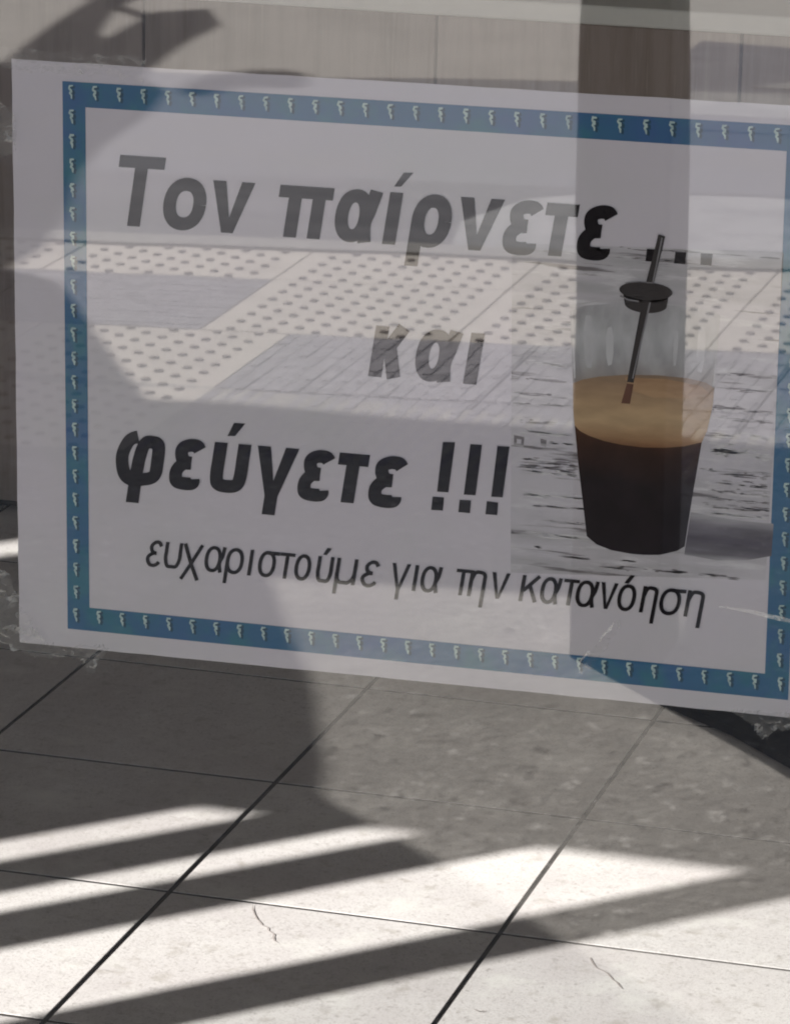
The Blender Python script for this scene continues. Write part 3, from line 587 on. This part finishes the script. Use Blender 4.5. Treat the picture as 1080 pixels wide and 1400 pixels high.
poly_part('straw_highlight', [[(77.6, 36), (78.2, 36), (73.0, 9.5), (72.5, 9.5)], [(81.0, 58.4), (81.5, 58.2), (78.9, 43), (78.4, 43)]], M['strawhi'], 3.6)
poly_part('lid', [ellp(76.3, 39.8, 9.1, 3.1)], M['straw'], 3.3)
poly_part('lid_lower', [ellp(76.3, 38.4, 7.7, 2.5), [(68.6, 38.2), (84.0, 38.2), (83.6, 35.2), (69.2, 35.2)], ellp(76.4, 35.2, 7.2, 2.9, 20, 180, 360)], M['straw'], 3.0)
poly_part('lid_highlight', ribbon_polys([(67.6, 37.6), (70.5, 36.4), (74, 36.1)], .55) + ribbon_polys([(69.2, 42.1), (74, 42.9), (79, 42.7)], .3), M['strawhi'], 3.8)

# ---------------------------------------------------------------- sticky tape round the sheet
def tape(name, label, outline, mkey, crump=.0012, yb_=-.0009, seed=1, step=1.6):
    """a crumpled film: triangulated outline filled with jittered points"""
    rnd = random.Random(seed)
    us = [q[0] for q in outline]; vs_ = [q[1] for q in outline]
    def inside(x, y):
        c = False; n = len(outline); j = n - 1
        for i in range(n):
            xi, yi = outline[i]; xj, yj = outline[j]
            if (yi > y) != (yj > y) and x < (xj - xi) * (y - yi) / (yj - yi) + xi: c = not c
            j = i
        return c
    bm = bmesh.new(); nu = int((max(us) - min(us)) / step) + 2; nv = int((max(vs_) - min(vs_)) / step) + 2
    grid = {}
    cu, cv = sum(us) / len(us), sum(vs_) / len(vs_)
    for i in range(nu + 1):
        for j in range(nv + 1):
            u = min(us) + i * step; v = min(vs_) + j * step
            grid[i, j] = (u + rnd.uniform(-.45, .45) * step, v + rnd.uniform(-.45, .45) * step, rnd.uniform(-1, 1) * crump)
    vv = {}
    def V(k):
        if k not in vv: u, v, d = grid[k]; vv[k] = bm.verts.new(((u - cu) * MM, d, (v - cv) * MM))
        return vv[k]
    for i in range(nu):
        for j in range(nv):
            for tri in (((i, j), (i + 1, j), (i + 1, j + 1)), ((i, j), (i + 1, j + 1), (i, j + 1))):
                mu = sum(grid[k][0] for k in tri) / 3; mv = sum(grid[k][1] for k in tri) / 3
                if inside(mu, mv): bm.faces.new([V(k) for k in tri])
    me = bpy.data.meshes.new(name); bm.to_mesh(me); bm.free()
    o = link(name, me, M[mkey])
    c, s = math.cos(RHO), math.sin(RHO)
    o.location = (X0 + (c * cu - s * cv) * MM * KP, YP + yb_, Z0 + (s * cu + c * cv) * MM * KP); o.rotation_euler = (0, -RHO, 0)
    tag(o, label, 'tape', 'tape strips holding the notice'); return o
tape('sticky_tape', 'clear tape loop sticking out past the left edge near the top corner', [(-158, 89), (-151, 90), (-147, 86), (-146, 74), (-151, 71), (-158, 73)], 'tape', .0012, -.0020, 3, 1.3)
tape('sticky_tape', 'wide wrinkled clear tape across the bottom left corner of the notice', [(-160, -72), (-150, -82), (-147, -92), (-138, -104), (-128, -106), (-126, -108.5), (-138, -109.5), (-149, -108), (-160, -103)], 'tape', .0012, -.0020, 5, 1.5)
tape('sticky_tape', 'small crumpled clear tape tag hanging under the bottom edge near the left corner', [(-127, -104), (-115, -102.5), (-114, -105), (-117.5, -108.5), (-119, -113.5), (-122, -113), (-124, -109), (-128, -107)], 'tape', .0016, -.0026, 8, 1.0)
tape('sticky_tape', 'torn clear tape point hanging below the bottom right corner', [(110, -103.5), (134, -102), (140, -104), (131, -108), (127, -108.5), (123.5, -112.5), (122, -112.6), (119, -108.5), (116, -106.3)], 'tape', .0016, -.0026, 11, 1.0)
tape('sticky_tape', 'smooth clear tape strip over the blue border at lower right', [(64, -83), (69.5, -76), (71, -75.4), (72, -76.6), (67, -85), (60, -95), (57.5, -96)], 'tapeflat', .0003, -.0012, 13, 1.4)
tape('sticky_tape', 'smooth clear tape strip along the top left corner of the notice', [(-152, 109), (-100, 108), (-100, 101), (-152, 102)], 'tapeflat', .0002, -.0012, 17, 2.5)
def glint(label, pts, wd, seed):  # painted white strokes stand in for glints on the glass and tape
    o_ = []
    for q in ribbon_polys(pts, wd): o_.append(q)
    bm = bmesh.new()
    cu = sum(q[0] for q in pts) / len(pts); cv = sum(q[1] for q in pts) / len(pts)
    for q in o_: bm.faces.new([bm.verts.new(((u - cu) * MM, 0, (v - cv) * MM)) for u, v in q])
    bmesh.ops.remove_doubles(bm, verts=bm.verts, dist=1e-6)
    me = bpy.data.meshes.new('highlight'); bm.to_mesh(me); bm.free(); o = link('highlight', me, M['highlight'])
    o.location = (-0.33291 + cu * MM, -.0034, 1.05626 + cv * MM); tag(o, label, 'highlight'); return o
M['highlight'] = mat('highlight_white', (.80, .79, .77), .5, .3)
def highlight_mat():
    m = tape_mat('highlight_white_soft', 0.25, 0.8); return m
M['highlight'] = highlight_mat()
glint('long slanted painted white scratch on the glass over the last word', [(70.0, -75.5), (68.6, -78), (66.4, -80.2), (65.2, -82.6)], [.3, 1.0, .8, .3], 1)
glint('short slanted painted white scratch on the glass just above the blue border', [(61.8, -86.4), (60.2, -88.4), (57.6, -91.8)], [.9, .8, .3], 2)
glint('thin level painted white scratch crossing the right border', [(106, -66), (116, -66.6), (126, -68.0), (134, -69)], [.3, 1.4, 1.6, 1.2], 3)
